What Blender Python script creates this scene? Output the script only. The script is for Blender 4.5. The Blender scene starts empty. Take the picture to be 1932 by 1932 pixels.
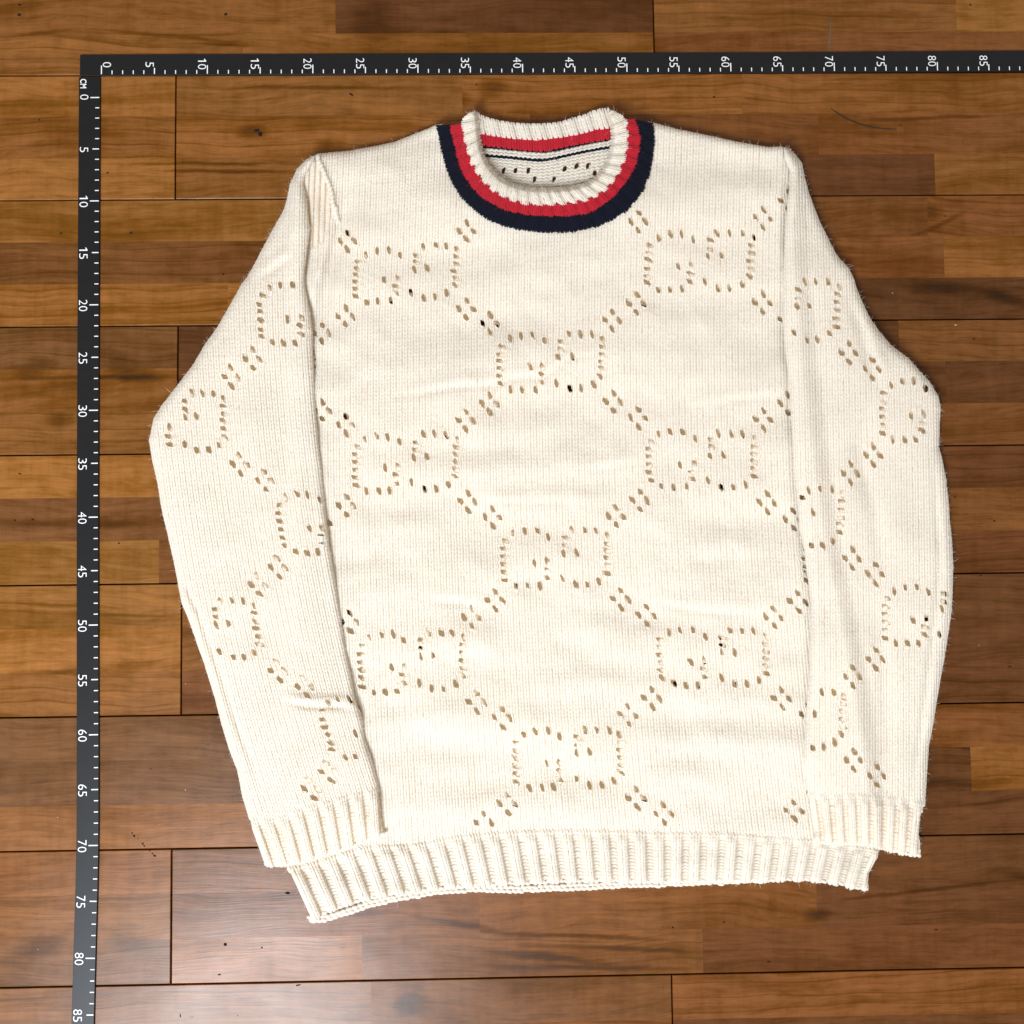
import bpy, math, random
import numpy as np
from mathutils import Euler
rng = np.random.default_rng(7)
random.seed(7)
scene = bpy.context.scene
col = scene.collection

# ------------------------------------------------------------------ camera
S = 1932.0                    # width of the tracing grid used for the photograph
FOC = 1.0482718               # focal length / image width
CAM = np.array([0.0, 0.0, 1.00179])
ROT = (0.05938, -0.01868, -0.01274)
cam = bpy.data.cameras.new('camera')
cam.sensor_width = 36.0
cam.lens = 36.0 * FOC
cam.clip_start = 0.01
cam.clip_end = 50.0
camo = bpy.data.objects.new('camera', cam)
camo.location = CAM.tolist()
camo.rotation_euler = ROT
col.objects.link(camo)
scene.camera = camo

# ------------------------------------------------------------------ light
world = bpy.data.worlds.new('World')
scene.world = world
world.use_nodes = True
bg = world.node_tree.nodes['Background']
bg.inputs['Color'].default_value = (1.0, 0.955, 0.89, 1)
bg.inputs['Strength'].default_value = 0.54


def area(name, loc, target, sx, sy, power, color):
    l = bpy.data.lights.new(name, 'AREA')
    l.shape = 'RECTANGLE'
    l.size, l.size_y = sx, sy
    l.energy = power
    l.color = color
    o = bpy.data.objects.new(name, l)
    o.location = loc
    d = np.array(target) - np.array(loc)
    from mathutils import Vector
    o.rotation_euler = Vector(d.tolist()).to_track_quat('-Z', 'Y').to_euler()
    col.objects.link(o)
    return o


area('window_light', (-0.74, -1.42, 2.15), (-0.05, 0.05, 0.0), 0.55, 0.85, 110.0, (0.84, 0.915, 1.0))

scene.view_settings.view_transform = 'Standard'
scene.view_settings.look = 'None'
scene.view_settings.exposure = 0.0
scene.view_settings.gamma = 1.0
scene.render.engine = 'CYCLES'
scene.render.resolution_x = 1024
scene.render.resolution_y = 1024

# ------------------------------------------------------------------ helpers
RM = np.array(Euler(ROT, 'XYZ').to_matrix())


def unproj(px, py, z=0.0):
    """pixel of the tracing grid -> point at height z above the floor"""
    px = np.asarray(px, float)
    py = np.asarray(py, float)
    z = np.broadcast_to(np.asarray(z, float), px.shape)
    d = np.stack([(px - S / 2) / (FOC * S), -(py - S / 2) / (FOC * S), -np.ones_like(px)], -1)
    d = d @ RM.T
    t = (z - CAM[2]) / d[..., 2]
    return CAM + d * t[..., None]


def mesh_obj(name, verts, faces, mat, parent=None, smooth=False, mat_idx=None):
    """verts (n,3), faces list of arrays (m,k)"""
    me = bpy.data.meshes.new(name)
    verts = np.ascontiguousarray(verts, np.float32)
    if not isinstance(faces, list):
        faces = [faces]
    loops = np.concatenate([f.ravel() for f in faces]).astype(np.int32)
    tot = np.concatenate([np.full(len(f), f.shape[1]) for f in faces]).astype(np.int32)
    start = np.concatenate([[0], np.cumsum(tot)[:-1]]).astype(np.int32)
    me.vertices.add(len(verts))
    me.vertices.foreach_set('co', verts.ravel())
    me.loops.add(len(loops))
    me.loops.foreach_set('vertex_index', loops)
    me.polygons.add(len(tot))
    me.polygons.foreach_set('loop_start', start)
    me.polygons.foreach_set('loop_total', tot)
    me.polygons.foreach_set('use_smooth', np.full(len(tot), bool(smooth)))
    for m in (mat if isinstance(mat, (list, tuple)) else [mat]):
        me.materials.append(m)
    if mat_idx is not None:
        me.polygons.foreach_set('material_index', mat_idx.astype(np.int32))
    me.update(calc_edges=True)
    me.validate()
    o = bpy.data.objects.new(name, me)
    col.objects.link(o)
    if parent is not None:
        o.parent = parent
    return o


def empty(name, loc=(0, 0, 0)):
    o = bpy.data.objects.new(name, None)
    o.location = loc
    o.empty_display_size = 0.02
    col.objects.link(o)
    return o


def tag(o, label, cat, group=None):
    o['label'] = label
    o['category'] = cat
    if group:
        o['group'] = group


def nodes_of(name):
    m = bpy.data.materials.new(name)
    m.use_nodes = True
    nt = m.node_tree
    return m, nt, nt.nodes['Principled BSDF']


def N(nt, kind, **kw):
    n = nt.nodes.new(kind)
    for k, v in kw.items():
        if k in n.inputs:
            n.inputs[k].default_value = v
        else:
            setattr(n, k, v)
    return n


# ------------------------------------------------------------------ materials
KNOTS = [(1775, 543, 75, 13, 0.0, 0.40), (1895, 560, 80, 14, -0.25, 0.38), (772, 1890, 42, 34, 0.3, 0.35),
         (1540, 1728, 34, 16, 0.1, 0.50), (235, 690, 60, 26, -0.4, 0.55), (60, 695, 50, 20, 0.2, 0.6),
         (80, 1782, 75, 24, 0.35, 0.50), (250, 1775, 50, 30, -0.3, 0.6), (395, 309, 170, 4.5, 0.0, 0.42),
         (430, 323, 170, 5, -0.02, 0.38), (1080, 1766, 190, 6, -0.06, 0.42), (1150, 1790, 200, 6, -0.05, 0.45),
         (1030, 1806, 130, 8, -0.12, 0.45), (1120, 1826, 190, 5, -0.03, 0.5), (1760, 222, 190, 5, 0.03, 0.55),
         (1760, 1678, 230, 5, 0.09, 0.5), (860, 1742, 110, 7, -0.2, 0.55), (690, 1722, 60, 9, 0.0, 0.55),
         (1790, 1478, 130, 10, 0.0, 0.6), (150, 712, 170, 5, 0.0, 0.55), (250, 712, 90, 7, 0.0, 0.5),
         (80, 1140, 180, 4, -0.06, 0.6), (230, 1160, 110, 4, -0.05, 0.6), (250, 1257, 110, 14, 0.05, 0.6),
         (100, 1268, 90, 6, 0.03, 0.5), (1780, 420, 70, 6, 0.45, 0.6), (600, 165, 260, 5, 0.0, 0.55),
         (330, 70, 160, 5, -0.1, 0.55), (420, 84, 60, 4, -0.05, 0.45), (75, 62, 70, 7, 0.1, 0.6),
         (150, 985, 190, 12, 0.0, 0.6), (700, 30, 60, 90, 0.2, 0.6)]


def wood_material():
    m, nt, b = nodes_of('teak_wood')
    L = nt.links.new
    tc = N(nt, 'ShaderNodeTexCoord')
    oi = N(nt, 'ShaderNodeObjectInfo')
    off = N(nt, 'ShaderNodeVectorMath', operation='SCALE')
    off.inputs[0].default_value = (37.0, 91.0, 13.0)
    L(oi.outputs['Random'], off.inputs['Scale'])
    add = N(nt, 'ShaderNodeVectorMath', operation='ADD')
    L(tc.outputs['Object'], add.inputs[0])
    L(off.outputs[0], add.inputs[1])

    def scaled(v, s):
        n = N(nt, 'ShaderNodeVectorMath', operation='MULTIPLY')
        n.inputs[1].default_value = s
        L(v, n.inputs[0])
        return n.outputs[0]

    def math_(op, a, c, clamp=False):
        n = N(nt, 'ShaderNodeMath', operation=op, use_clamp=clamp)
        for i, x in enumerate((a, c)):
            if hasattr(x, 'is_linked'):
                L(x, n.inputs[i])
            else:
                n.inputs[i].default_value = x
        return n.outputs[0]

    def ramp(v, stops):
        r = N(nt, 'ShaderNodeValToRGB')
        el = r.color_ramp.elements
        while len(el) < len(stops):
            el.new(0.5)
        for e, (p, c) in zip(el, stops):
            e.position = p
            e.color = (c, c, c, 1)
        L(v, r.inputs[0])
        return r.outputs[0]
    base = add.outputs[0]
    # slow bend of the grain lines
    warp = N(nt, 'ShaderNodeTexNoise', Scale=1.0, Detail=2.0, Roughness=0.5)
    L(scaled(base, (5.0, 11.0, 1.0)), warp.inputs['Vector'])
    sep = N(nt, 'ShaderNodeSeparateXYZ')
    L(base, sep.inputs[0])
    wv = math_('MULTIPLY', math_('SUBTRACT', warp.outputs['Fac'], 0.5), 0.038)
    yb = math_('ADD', sep.outputs['Y'], wv)
    comb = N(nt, 'ShaderNodeCombineXYZ')
    L(sep.outputs['X'], comb.inputs[0])
    L(yb, comb.inputs[1])
    bent = comb.outputs[0]
    # growth rings: sparse dark lines with soft flank
    ring = N(nt, 'ShaderNodeTexNoise', Scale=1.0, Detail=5.0, Roughness=0.55)
    L(scaled(bent, (1.6, 85.0, 1.0)), ring.inputs['Vector'])
    lines = ramp(ring.outputs['Fac'], [(0.26, 0.55), (0.38, 0.88), (0.52, 1.0), (0.75, 1.10)])
    # fine pores
    fine = N(nt, 'ShaderNodeTexNoise', Scale=1.0, Detail=4.0, Roughness=0.7)
    L(scaled(bent, (18.0, 380.0, 1.0)), fine.inputs['Vector'])
    pores = ramp(fine.outputs['Fac'], [(0.28, 0.72), (0.50, 1.0), (0.75, 1.14)])
    # broad tone drift
    broad = N(nt, 'ShaderNodeTexNoise', Scale=1.0, Detail=3.0, Roughness=0.5)
    L(scaled(bent, (4.0, 24.0, 1.0)), broad.inputs['Vector'])
    drift = ramp(broad.outputs['Fac'], [(0.28, 0.66), (0.5, 1.0), (0.75, 1.22)])
    # cathedral bands
    wave = N(nt, 'ShaderNodeTexWave', wave_type='BANDS', bands_direction='Y', wave_profile='SAW',
             Scale=1.0, Distortion=3.2, Detail=2.0)
    wave.inputs['Detail Scale'].default_value = 1.2
    L(scaled(bent, (2.2, 26.0, 1.0)), wave.inputs['Vector'])
    cath = ramp(wave.outputs['Fac'], [(0.0, 0.62), (0.10, 0.92), (0.5, 1.02), (0.94, 1.05), (1.0, 0.72)])
    amt = ramp(oi.outputs['Random'], [(0.35, 0.0), (0.75, 0.9)])
    cm = N(nt, 'ShaderNodeMix', data_type='FLOAT')
    L(amt, cm.inputs[0])
    cm.inputs[2].default_value = 1.0
    L(cath, cm.inputs[3])
    # knots and dark flecks
    kn = N(nt, 'ShaderNodeTexVoronoi', Scale=1.0, feature='F1')
    L(scaled(base, (5.0, 9.0, 1.0)), kn.inputs['Vector'])
    knot = ramp(kn.outputs['Distance'], [(0.03, 0.5), (0.10, 1.0)])
    fl = N(nt, 'ShaderNodeTexVoronoi', Scale=1.0, feature='F1')
    L(scaled(base, (16.0, 34.0, 1.0)), fl.inputs['Vector'])
    fleck = ramp(fl.outputs['Distance'], [(0.018, 0.25), (0.035, 1.0)])
    f = math_('MULTIPLY', math_('MULTIPLY', lines, pores), math_('MULTIPLY', drift, cm.outputs[0]))
    mot = N(nt, 'ShaderNodeTexNoise', Scale=1.0, Detail=6.0, Roughness=0.72)
    L(scaled(bent, (30.0, 110.0, 1.0)), mot.inputs['Vector'])
    f = math_('MULTIPLY', f, ramp(mot.outputs['Fac'], [(0.30, 0.72), (0.5, 1.0), (0.70, 1.22)]))
    vert = N(nt, 'ShaderNodeTexNoise', Scale=1.0, Detail=4.0, Roughness=0.6)
    L(scaled(base, (120.0, 14.0, 1.0)), vert.inputs['Vector'])
    f = math_('MULTIPLY', f, ramp(vert.outputs['Fac'], [(0.30, 0.90), (0.5, 1.0), (0.70, 1.08)]))
    f = math_('MULTIPLY', f, math_('MULTIPLY', knot, fleck))
    # knots and dark heart streaks of these particular boards
    geo = N(nt, 'ShaderNodeNewGeometry')
    wn = N(nt, 'ShaderNodeTexNoise', Scale=38.0, Detail=3.0, Roughness=0.6)
    L(scaled(geo.outputs['Position'], (0.6, 1.6, 1.0)), wn.inputs['Vector'])
    wc = N(nt, 'ShaderNodeVectorMath', operation='SUBTRACT')
    L(wn.outputs['Color'], wc.inputs[0])
    wc.inputs[1].default_value = (0.5, 0.5, 0.5)
    for kx, ky, rx, ry, tilt, dark in KNOTS:
        c = unproj(np.array(float(kx)), np.array(float(ky)))
        sub = N(nt, 'ShaderNodeVectorMath', operation='SUBTRACT')
        L(geo.outputs['Position'], sub.inputs[0])
        sub.inputs[1].default_value = (float(c[0]), float(c[1]), 0.0)
        rot = N(nt, 'ShaderNodeVectorRotate', rotation_type='Z_AXIS')
        L(sub.outputs[0], rot.inputs['Vector'])
        rot.inputs['Angle'].default_value = -tilt
        sc = N(nt, 'ShaderNodeVectorMath', operation='MULTIPLY')
        L(rot.outputs[0], sc.inputs[0])
        sc.inputs[1].default_value = (1980.0 / rx, 1980.0 / ry, 0.0)
        wob = N(nt, 'ShaderNodeVectorMath', operation='MULTIPLY_ADD')
        L(wc.outputs[0], wob.inputs[0])
        wob.inputs[1].default_value = (0.9, 2.2, 0.0)
        L(sc.outputs[0], wob.inputs[2])
        ln = N(nt, 'ShaderNodeVectorMath', operation='LENGTH')
        L(wob.outputs[0], ln.inputs[0])
        mr = N(nt, 'ShaderNodeMapRange', interpolation_type='SMOOTHSTEP')
        L(ln.outputs['Value'], mr.inputs['Value'])
        mr.inputs['From Min'].default_value = 0.15
        mr.inputs['From Max'].default_value = 1.25
        mr.inputs['To Min'].default_value = dark
        mr.inputs['To Max'].default_value = 1.0
        f = math_('MULTIPLY', f, mr.outputs[0])
    mul = N(nt, 'ShaderNodeVectorMath', operation='SCALE')
    L(oi.outputs['Color'], mul.inputs[0])
    L(f, mul.inputs['Scale'])
    # darker grain is also redder
    hs = N(nt, 'ShaderNodeHueSaturation')
    L(mul.outputs[0], hs.inputs['Color'])
    L(ramp(f, [(0.4, 1.08), (1.1, 0.96)]), hs.inputs['Saturation'])
    L(hs.outputs[0], b.inputs['Base Color'])
    sm = N(nt, 'ShaderNodeTexNoise', Scale=9.0, Detail=3.0)
    L(tc.outputs['Object'], sm.inputs['Vector'])
    L(ramp(sm.outputs['Fac'], [(0.3, 0.25), (0.7, 0.35)]), b.inputs['Roughness'])
    bump = N(nt, 'ShaderNodeBump', Strength=0.12, Distance=0.0006)
    L(math_('ADD', fine.outputs['Fac'], ring.outputs['Fac']), bump.inputs['Height'])
    wob = N(nt, 'ShaderNodeTexNoise', Scale=26.0, Detail=2.0)
    L(tc.outputs['Object'], wob.inputs['Vector'])
    bump2 = N(nt, 'ShaderNodeBump', Strength=0.10, Distance=0.002)
    L(wob.outputs['Fac'], bump2.inputs['Height'])
    L(bump.outputs[0], bump2.inputs['Normal'])
    L(bump2.outputs[0], b.inputs['Normal'])
    b.inputs['IOR'].default_value = 1.5
    b.inputs['Specular IOR Level'].default_value = 0.22
    return m


def plain(name, c, rough=0.8, bump=None, spec=0.3):
    m, nt, b = nodes_of(name)
    L = nt.links.new
    tc = N(nt, 'ShaderNodeTexCoord')
    n = N(nt, 'ShaderNodeTexNoise', Scale=(bump or 60.0), Detail=5.0, Roughness=0.65)
    L(tc.outputs['Object'], n.inputs['Vector'])
    r = N(nt, 'ShaderNodeValToRGB')
    r.color_ramp.elements[0].position = 0.3
    r.color_ramp.elements[1].position = 0.7
    r.color_ramp.elements[0].color = (c[0] * 0.86, c[1] * 0.86, c[2] * 0.86, 1)
    r.color_ramp.elements[1].color = (*[min(1, x * 1.08) for x in c], 1)
    L(n.outputs['Fac'], r.inputs[0])
    L(r.outputs[0], b.inputs['Base Color'])
    b.inputs['Roughness'].default_value = rough
    b.inputs['Specular IOR Level'].default_value = spec
    return m


def yarn_material(name, c, sheen=0.25, through=0.0):
    m, nt, b = nodes_of(name)
    L = nt.links.new
    tc = N(nt, 'ShaderNodeTexCoord')
    n = N(nt, 'ShaderNodeTexNoise', Scale=900.0, Detail=4.0, Roughness=0.7)
    L(tc.outputs['Object'], n.inputs['Vector'])
    r = N(nt, 'ShaderNodeValToRGB')
    r.color_ramp.elements[0].position = 0.3
    r.color_ramp.elements[1].position = 0.65
    r.color_ramp.elements[0].color = (c[0] * 0.88, c[1] * 0.86, c[2] * 0.83, 1)
    r.color_ramp.elements[1].color = (*c, 1)
    L(n.outputs['Fac'], r.inputs[0])
    L(r.outputs[0], b.inputs['Base Color'])
    b.inputs['Roughness'].default_value = 0.95
    b.inputs['Specular IOR Level'].default_value = 0.12
    b.inputs['Sheen Weight'].default_value = sheen
    b.inputs['Sheen Roughness'].default_value = 0.6
    bump = N(nt, 'ShaderNodeBump', Strength=0.5, Distance=0.0006)
    L(n.outputs['Fac'], bump.inputs['Height'])
    L(bump.outputs[0], b.inputs['Normal'])
    if through:
        # loose wool lets light pass to the layer below
        tr = N(nt, 'ShaderNodeBsdfTranslucent')
        tr.inputs['Color'].default_value = (0.98, 0.875, 0.72, 1)
        mx = N(nt, 'ShaderNodeMixShader')
        mx.inputs[0].default_value = through
        L(b.outputs[0], mx.inputs[1])
        L(tr.outputs[0], mx.inputs[2])
        out = [q for q in nt.nodes if q.type == 'OUTPUT_MATERIAL'][0]
        L(mx.outputs[0], out.inputs['Surface'])
    return m


WOOD = wood_material()
CREAM = yarn_material('cream_yarn', (0.985, 0.945, 0.86), 0.25, 0.40)
LINING = yarn_material('cream_inner_yarn', (0.98, 0.92, 0.81), 0.2, 0.78)
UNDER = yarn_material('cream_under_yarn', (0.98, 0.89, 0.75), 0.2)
RED = yarn_material('red_yarn', (0.44, 0.012, 0.024), 0.06)
NAVY = yarn_material('navy_yarn', (0.0045, 0.0055, 0.013), 0.02)
RULER = plain('black_laminate', (0.0085, 0.0083, 0.0088), 0.40, 90.0, 0.22)
INK = plain('white_print', (0.80, 0.80, 0.80), 0.6, 400.0)
GAP = plain('dark_subfloor', (0.015, 0.010, 0.007), 0.9)
MARK = plain('dark_mark', (0.012, 0.011, 0.010), 0.9, None, 0.1)
DUST = plain('pale_dust', (0.40, 0.30, 0.20), 0.9)

# ------------------------------------------------------------------ floor
Y0, W = 0.47999, 0.12085
sub = np.array([[-1.2, -1.2, -0.012], [1.2, -1.2, -0.012], [1.2, 1.2, -0.012], [-1.2, 1.2, -0.012]])
floor = mesh_obj('floor', sub, np.array([[0, 1, 2, 3]]), GAP)
floor['kind'] = 'structure'


def rowx(px, row, s=1):
    """world x of a picture column on the middle of stave s of plank row"""
    yy = Y0 - W * (row + (s + 0.5) / 3)
    lo, hi = -900.0, 2900.0
    for _ in range(40):
        mid = (lo + hi) / 2
        P = unproj(px, mid)
        if P[1] > yy:
            lo = mid
        else:
            hi = mid
    return float(unproj(px, (lo + hi) / 2)[0])


A = (0.226, 0.081, 0.0085)     # light
B_ = (0.190, 0.063, 0.0066)    # mid
C_ = (0.142, 0.045, 0.0052)    # dark mid
D_ = (0.098, 0.030, 0.0042)    # dark boards; used more to the right, putting the weaker light into the tone
P_ = (0.142, 0.050, 0.0090)    # dark boards, greyed by the floor's reflection put into the colour
Y_ = (0.245, 0.098, 0.0130)    # yellowish
# row -> list of plank end columns, then per stave: list of (end column, tone)
END = 2500
FLOOR = {
    -2: ([700], [[(END, B_)], [(END, C_)], [(END, B_)]]),
    -1: ([1233], [[(600, B_), (END, C_)], [(633, B_), (1233, D_), (1804, B_), (END, A)],
                  [(458, B_), (1233, B_), (1932, C_), (END, B_)]]),
    0: ([331], [[(331, A), (872, B_), (1400, B_), (END, B_)], [(331, B_), (1000, B_), (1544, C_), (END, C_)],
                [(331, A), (760, B_), (1764, D_), (END, B_)]]),
    1: ([1050], [[(700, A), (1750, C_), (END, C_)], [(520, C_), (1100, B_), (1781, C_), (END, B_)],
                 [(430, A), (1200, A), (END, D_)]]),
    2: ([335, 1500], [[(335, P_), (1696, D_), (END, C_)], [(335, B_), (1785, D_), (END, D_)],
                      [(335, B_), (1500, B_), (END, C_)]]),
    3: ([1150], [[(700, A), (END, D_)], [(800, P_), (END, C_)], [(300, A), (900, C_), (END, D_)]]),
    4: ([342, 1600], [[(342, A), (1500, B_), (END, D_)], [(342, A), (1400, B_), (END, D_)],
                      [(342, B_), (1300, C_), (END, D_)]]),
    5: ([1100], [[(700, P_), (END, C_)], [(650, P_), (1832, D_), (END, B_)], [(800, B_), (END, D_)]]),
    6: ([323], [[(323, B_), (905, P_), (1541, C_), (END, D_)], [(323, B_), (905, C_), (1541, C_), (END, D_)],
                [(323, P_), (683, B_), (1326, C_), (END, D_)]]),
    7: ([1270], [[(700, B_), (1270, C_), (END, C_)], [(600, B_), (1270, C_), (END, D_)], [(1270, C_), (END, D_)]]),
    8: ([400], [[(END, B_)], [(END, C_)], [(END, B_)]]),
}
GAPW = 0.0006   # half gap between planks
BEV = 0.0006


def stave_mesh(x0, x1, y0, y1, edges, z):
    """top board with eased edge on the sides that border another plank (edges: L,R,B,T)"""
    el, er, eb, et = [BEV if e else 0.0 for e in edges]
    d = 0.0007
    cx, cy = (x0 + x1) / 2, (y0 + y1) / 2
    X0, X1, Y0_, Y1 = x0 - cx, x1 - cx, y0 - cy, y1 - cy
    xs = [X0, X0 + el * 0.45, X0 + el, X1 - er, X1 - er * 0.45, X1]
    ys = [Y0_, Y0_ + eb * 0.45, Y0_ + eb, Y1 - et, Y1 - et * 0.45, Y1]
    zx = [-d if el else 0, -d * .3 if el else 0, 0, 0, -d * .3 if er else 0, -d if er else 0]
    zy = [-d if eb else 0, -d * .3 if eb else 0, 0, 0, -d * .3 if et else 0, -d if et else 0]
    ix = [i for i in range(6) if not ((i in (1, 2) and not el) or (i in (3, 4) and not er))]
    iy = [i for i in range(6) if not ((i in (1, 2) and not eb) or (i in (3, 4) and not et))]
    V, F = [], []
    for j in iy:
        for i in ix:
            V.append((xs[i], ys[j], min(zx[i], zy[j])))
    nx, ny = len(ix), len(iy)
    for j in range(ny - 1):
        for i in range(nx - 1):
            a = j * nx + i
            F.append((a, a + 1, a + nx + 1, a + nx))
    ring = [i for i in range(nx)] + [j * nx + nx - 1 for j in range(1, ny)] + \
           [(ny - 1) * nx + i for i in range(nx - 2, -1, -1)] + [j * nx for j in range(ny - 2, 0, -1)]
    n0 = len(V)
    for r in ring:
        V.append((V[r][0], V[r][1], -0.011))
    k = len(ring)
    for q in range(k):
        F.append((ring[q], n0 + q, n0 + (q + 1) % k, ring[(q + 1) % k]))
    return V, F, (cx, cy, z)


for row, (ends, staves) in FLOOR.items():
    ya, yb = Y0 - W * (row + 1), Y0 - W * row
    ecols = [-700] + ends + [END]
    exs = [-1.15] + [rowx(e, row) for e in ends] + [1.15]
    planks = []
    for pi in range(len(exs) - 1):
        pl = empty('floor_plank', ((exs[pi] + exs[pi + 1]) / 2, (ya + yb) / 2, 0))
        pl.parent = floor
        planks.append(pl)
    for s, lst in enumerate(staves):
        y1 = yb - W * s / 3
        y0 = yb - W * (s + 1) / 3
        if s == 0:
            y1 -= GAPW
        if s == 2:
            y0 += GAPW
        # all cuts = stave joints + plank ends
        cuts = sorted(set([(-700)] + [c for c, _ in lst] + ends))
        for a, c in zip(cuts[:-1], cuts[1:]):
            tone = next(t for e, t in lst if e >= c)
            pi = sum(1 for e in ends if e <= a)
            xa = exs[ecols.index(a)] if a in ecols else rowx(a, row, s)
            xb = exs[ecols.index(c)] if c in ecols else rowx(c, row, s)
            le, re_ = a in ecols, c in ecols
            xa += GAPW if le else 0
            xb -= GAPW if re_ else 0
            Vv, Ff, loc = stave_mesh(xa, xb, y0, y1, (le, re_, s == 2, s == 0),
                                     random.uniform(-0.00012, 0.0))
            me = bpy.data.meshes.new('stave')
            me.from_pydata(Vv, [], Ff)
            me.materials.append(WOOD)
            o = bpy.data.objects.new('stave', me)
            pl = planks[pi]
            o.parent = pl
            o.location = (loc[0] - pl.location[0], loc[1] - pl.location[1], loc[2])
            k = random.uniform(0.92, 1.08)
            h = random.uniform(-0.05, 0.05)
            o.color = (tone[0] * k * (1 + h), tone[1] * k, tone[2] * k * (1 - h), 1)
            col.objects.link(o)


# small marks that lie on the boards
def flat_strip(name, pts, widths, mat, z=0.00035):
    P = unproj(np.array([p[0] for p in pts]), np.array([p[1] for p in pts]), z)
    T = np.gradient(P, axis=0)
    T /= np.linalg.norm(T, axis=1)[:, None]
    Nn = np.stack([-T[:, 1], T[:, 0], 0 * T[:, 0]], 1)
    w = np.array(widths)[:, None] / 2000.0
    mid = P + np.array([0, 0, 0.0002])
    V = np.concatenate([P + Nn * w, mid, P - Nn * w])
    n = len(P)
    F = []
    for i in range(n - 1):
        for k in range(2):
            a = k * n + i
            F.append((a, a + 1, a + n + 1, a + n))
    return mesh_obj(name, V, np.array(F), mat, floor)


flat_strip('scuff_mark', [(1567, 204), (1580, 213), (1598, 224), (1620, 233), (1645, 240), (1670, 243), (1692, 244)],
           [0.5, 1.0, 1.3, 1.2, 1.3, 1.1, 0.5], plain('brown_mark', (0.035, 0.026, 0.016), 0.9, None, 0.1))
flat_strip('scuff_mark', [(1566, 32), (1567, 55), (1565, 78), (1563, 97)], [0.5, 1.2, 1.4, 0.8],
           plain('grey_mark', (0.10, 0.085, 0.05), 0.8))


def fleck(x, y, a, b, ang, mat=MARK):
    P = unproj(np.array(float(x)), np.array(float(y)), 0.0003)
    t = np.linspace(0, 2 * np.pi, 10)[:-1]
    r = rng.uniform(0.65, 1.15, 9)
    ex = np.cos(t) * a * r / 2000
    ey = np.sin(t) * b * r / 2000
    c, s_ = math.cos(ang), math.sin(ang)
    V = np.stack([P[0] + ex * c - ey * s_, P[1] + ex * s_ + ey * c, 0 * ex + 0.0003], 1)
    V = np.concatenate([V, [[P[0], P[1], 0.0007]]])
    F = np.array([(i, (i + 1) % 9, 9) for i in range(9)])
    mesh_obj('fleck', V, F, mat, floor)


for q in [(249, 1572, 2, 1.5, -.7), (253, 1577, 3, 2, -.7), (260, 1583, 1.5, 1, 0), (269, 1592, 3, 2, .5), (272, 1596, 3, 1, -.7), (282, 1605, 3, .7, -.7), (288, 1611, 3, .7, -.7), (292, 1615, 3.5, 2, -.5), (485, 246, 6, 4, .2), (491, 253, 5, 7, .4), (426, 27, 4, 4, 0), (37, 9, 4, 2, -.5), (36, 28, 5, 3, 0),
          (74, 226, 2, 2, 0), (203, 326, 3, 2, .6), (247, 439, 4, 2, .6), (115, 440, 3, 2, 0), (662, 178, 6, 2, -.6),
          (899, 159, 2, 2, 0), (1831, 9, 3, 2, 0), (421, 518, 2, 3, 0), (37, 894, 4, 1.5, -.6), (28, 982, 2, 2, 0),
          (61, 980, 3, 2, 0), (224, 1025, 2, 2, 0), (425, 1782, 4, 3, 0), (414, 1839, 4, 1.5, 0.1), (494, 1788, 2, 2, 0),
          (543, 1685, 7, 3, -.2), (340, 1916, 1, 5, .2), (1802, 938, 2, 2, 0), (1876, 983, 3, 2, 0),
          (1850, 1086, 2, 2, 0), (1269, 1750, 2, 2, 0), (1366, 1740, 2, 2, 0), (1347, 183, 2, 3, 0), (562, 1859, 6, 1.5, .2)]:
    fleck(q[0], q[1], q[2] * 0.85, q[3] * 0.85, q[4])
for q in [(1684, 553, 2, 2, 0), (109, 1542, 2, 2, 0), (645, 1789, 4, 1.5, 0), (72, 1791, 1.5, 2, 0), (448, 1917, 2, 2, 0),
          (1847, 1217, 1.5, 1.5, 0), (350, 1490, 1.5, 3, 0.3), (430, 1614, 2, 1.5, 0), (1803, 613, 4, 2, 0), (350, 1290, 2, 1.5, 0)]:
    fleck(q[0], q[1], q[2] * 0.7, q[3] * 0.7, q[4], mat=DUST)

# ------------------------------------------------------------------ rulers
RT = 0.0022     # thickness


def strip_solid(name, A_, B2, parent, mat, z0, z1):
    """extruded strip between two matching edge lines (n,2)"""
    n = len(A_)
    ins = 0.0003
    D = B2 - A_
    D /= np.linalg.norm(D, axis=1)[:, None]
    rings = [(A_, z0), (A_, z1 - ins), (A_ + D * ins, z1), (B2 - D * ins, z1), (B2, z1 - ins), (B2, z0)]
    V = np.concatenate([np.column_stack([p, np.full(n, z)]) for p, z in rings])
    F = []
    for r in range(5):
        for i in range(n - 1):
            a = r * n + i
            F.append((a, a + 1, a + n + 1, a + n))
    o4 = []
    for e in (0, n - 1):
        o4.append([r * n + e for r in range(6)])
    return mesh_obj(name, V, [np.array(F), np.array(o4)], mat, parent)


def text_mesh(txt, bold=False):
    cu = bpy.data.curves.new('numeral', 'FONT')
    cu.body = txt
    cu.size = 1.0
    cu.resolution_u = 4
    cu.space_character = 1.02
    cu.offset = -0.010 if not bold else 0.015
    o = bpy.data.objects.new('numeral_source', cu)
    col.objects.link(o)
    bpy.context.view_layer.update()
    dg = bpy.context.evaluated_depsgraph_get()
    me = bpy.data.meshes.new_from_object(o.evaluated_get(dg))
    bpy.data.objects.remove(o)
    return me


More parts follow.
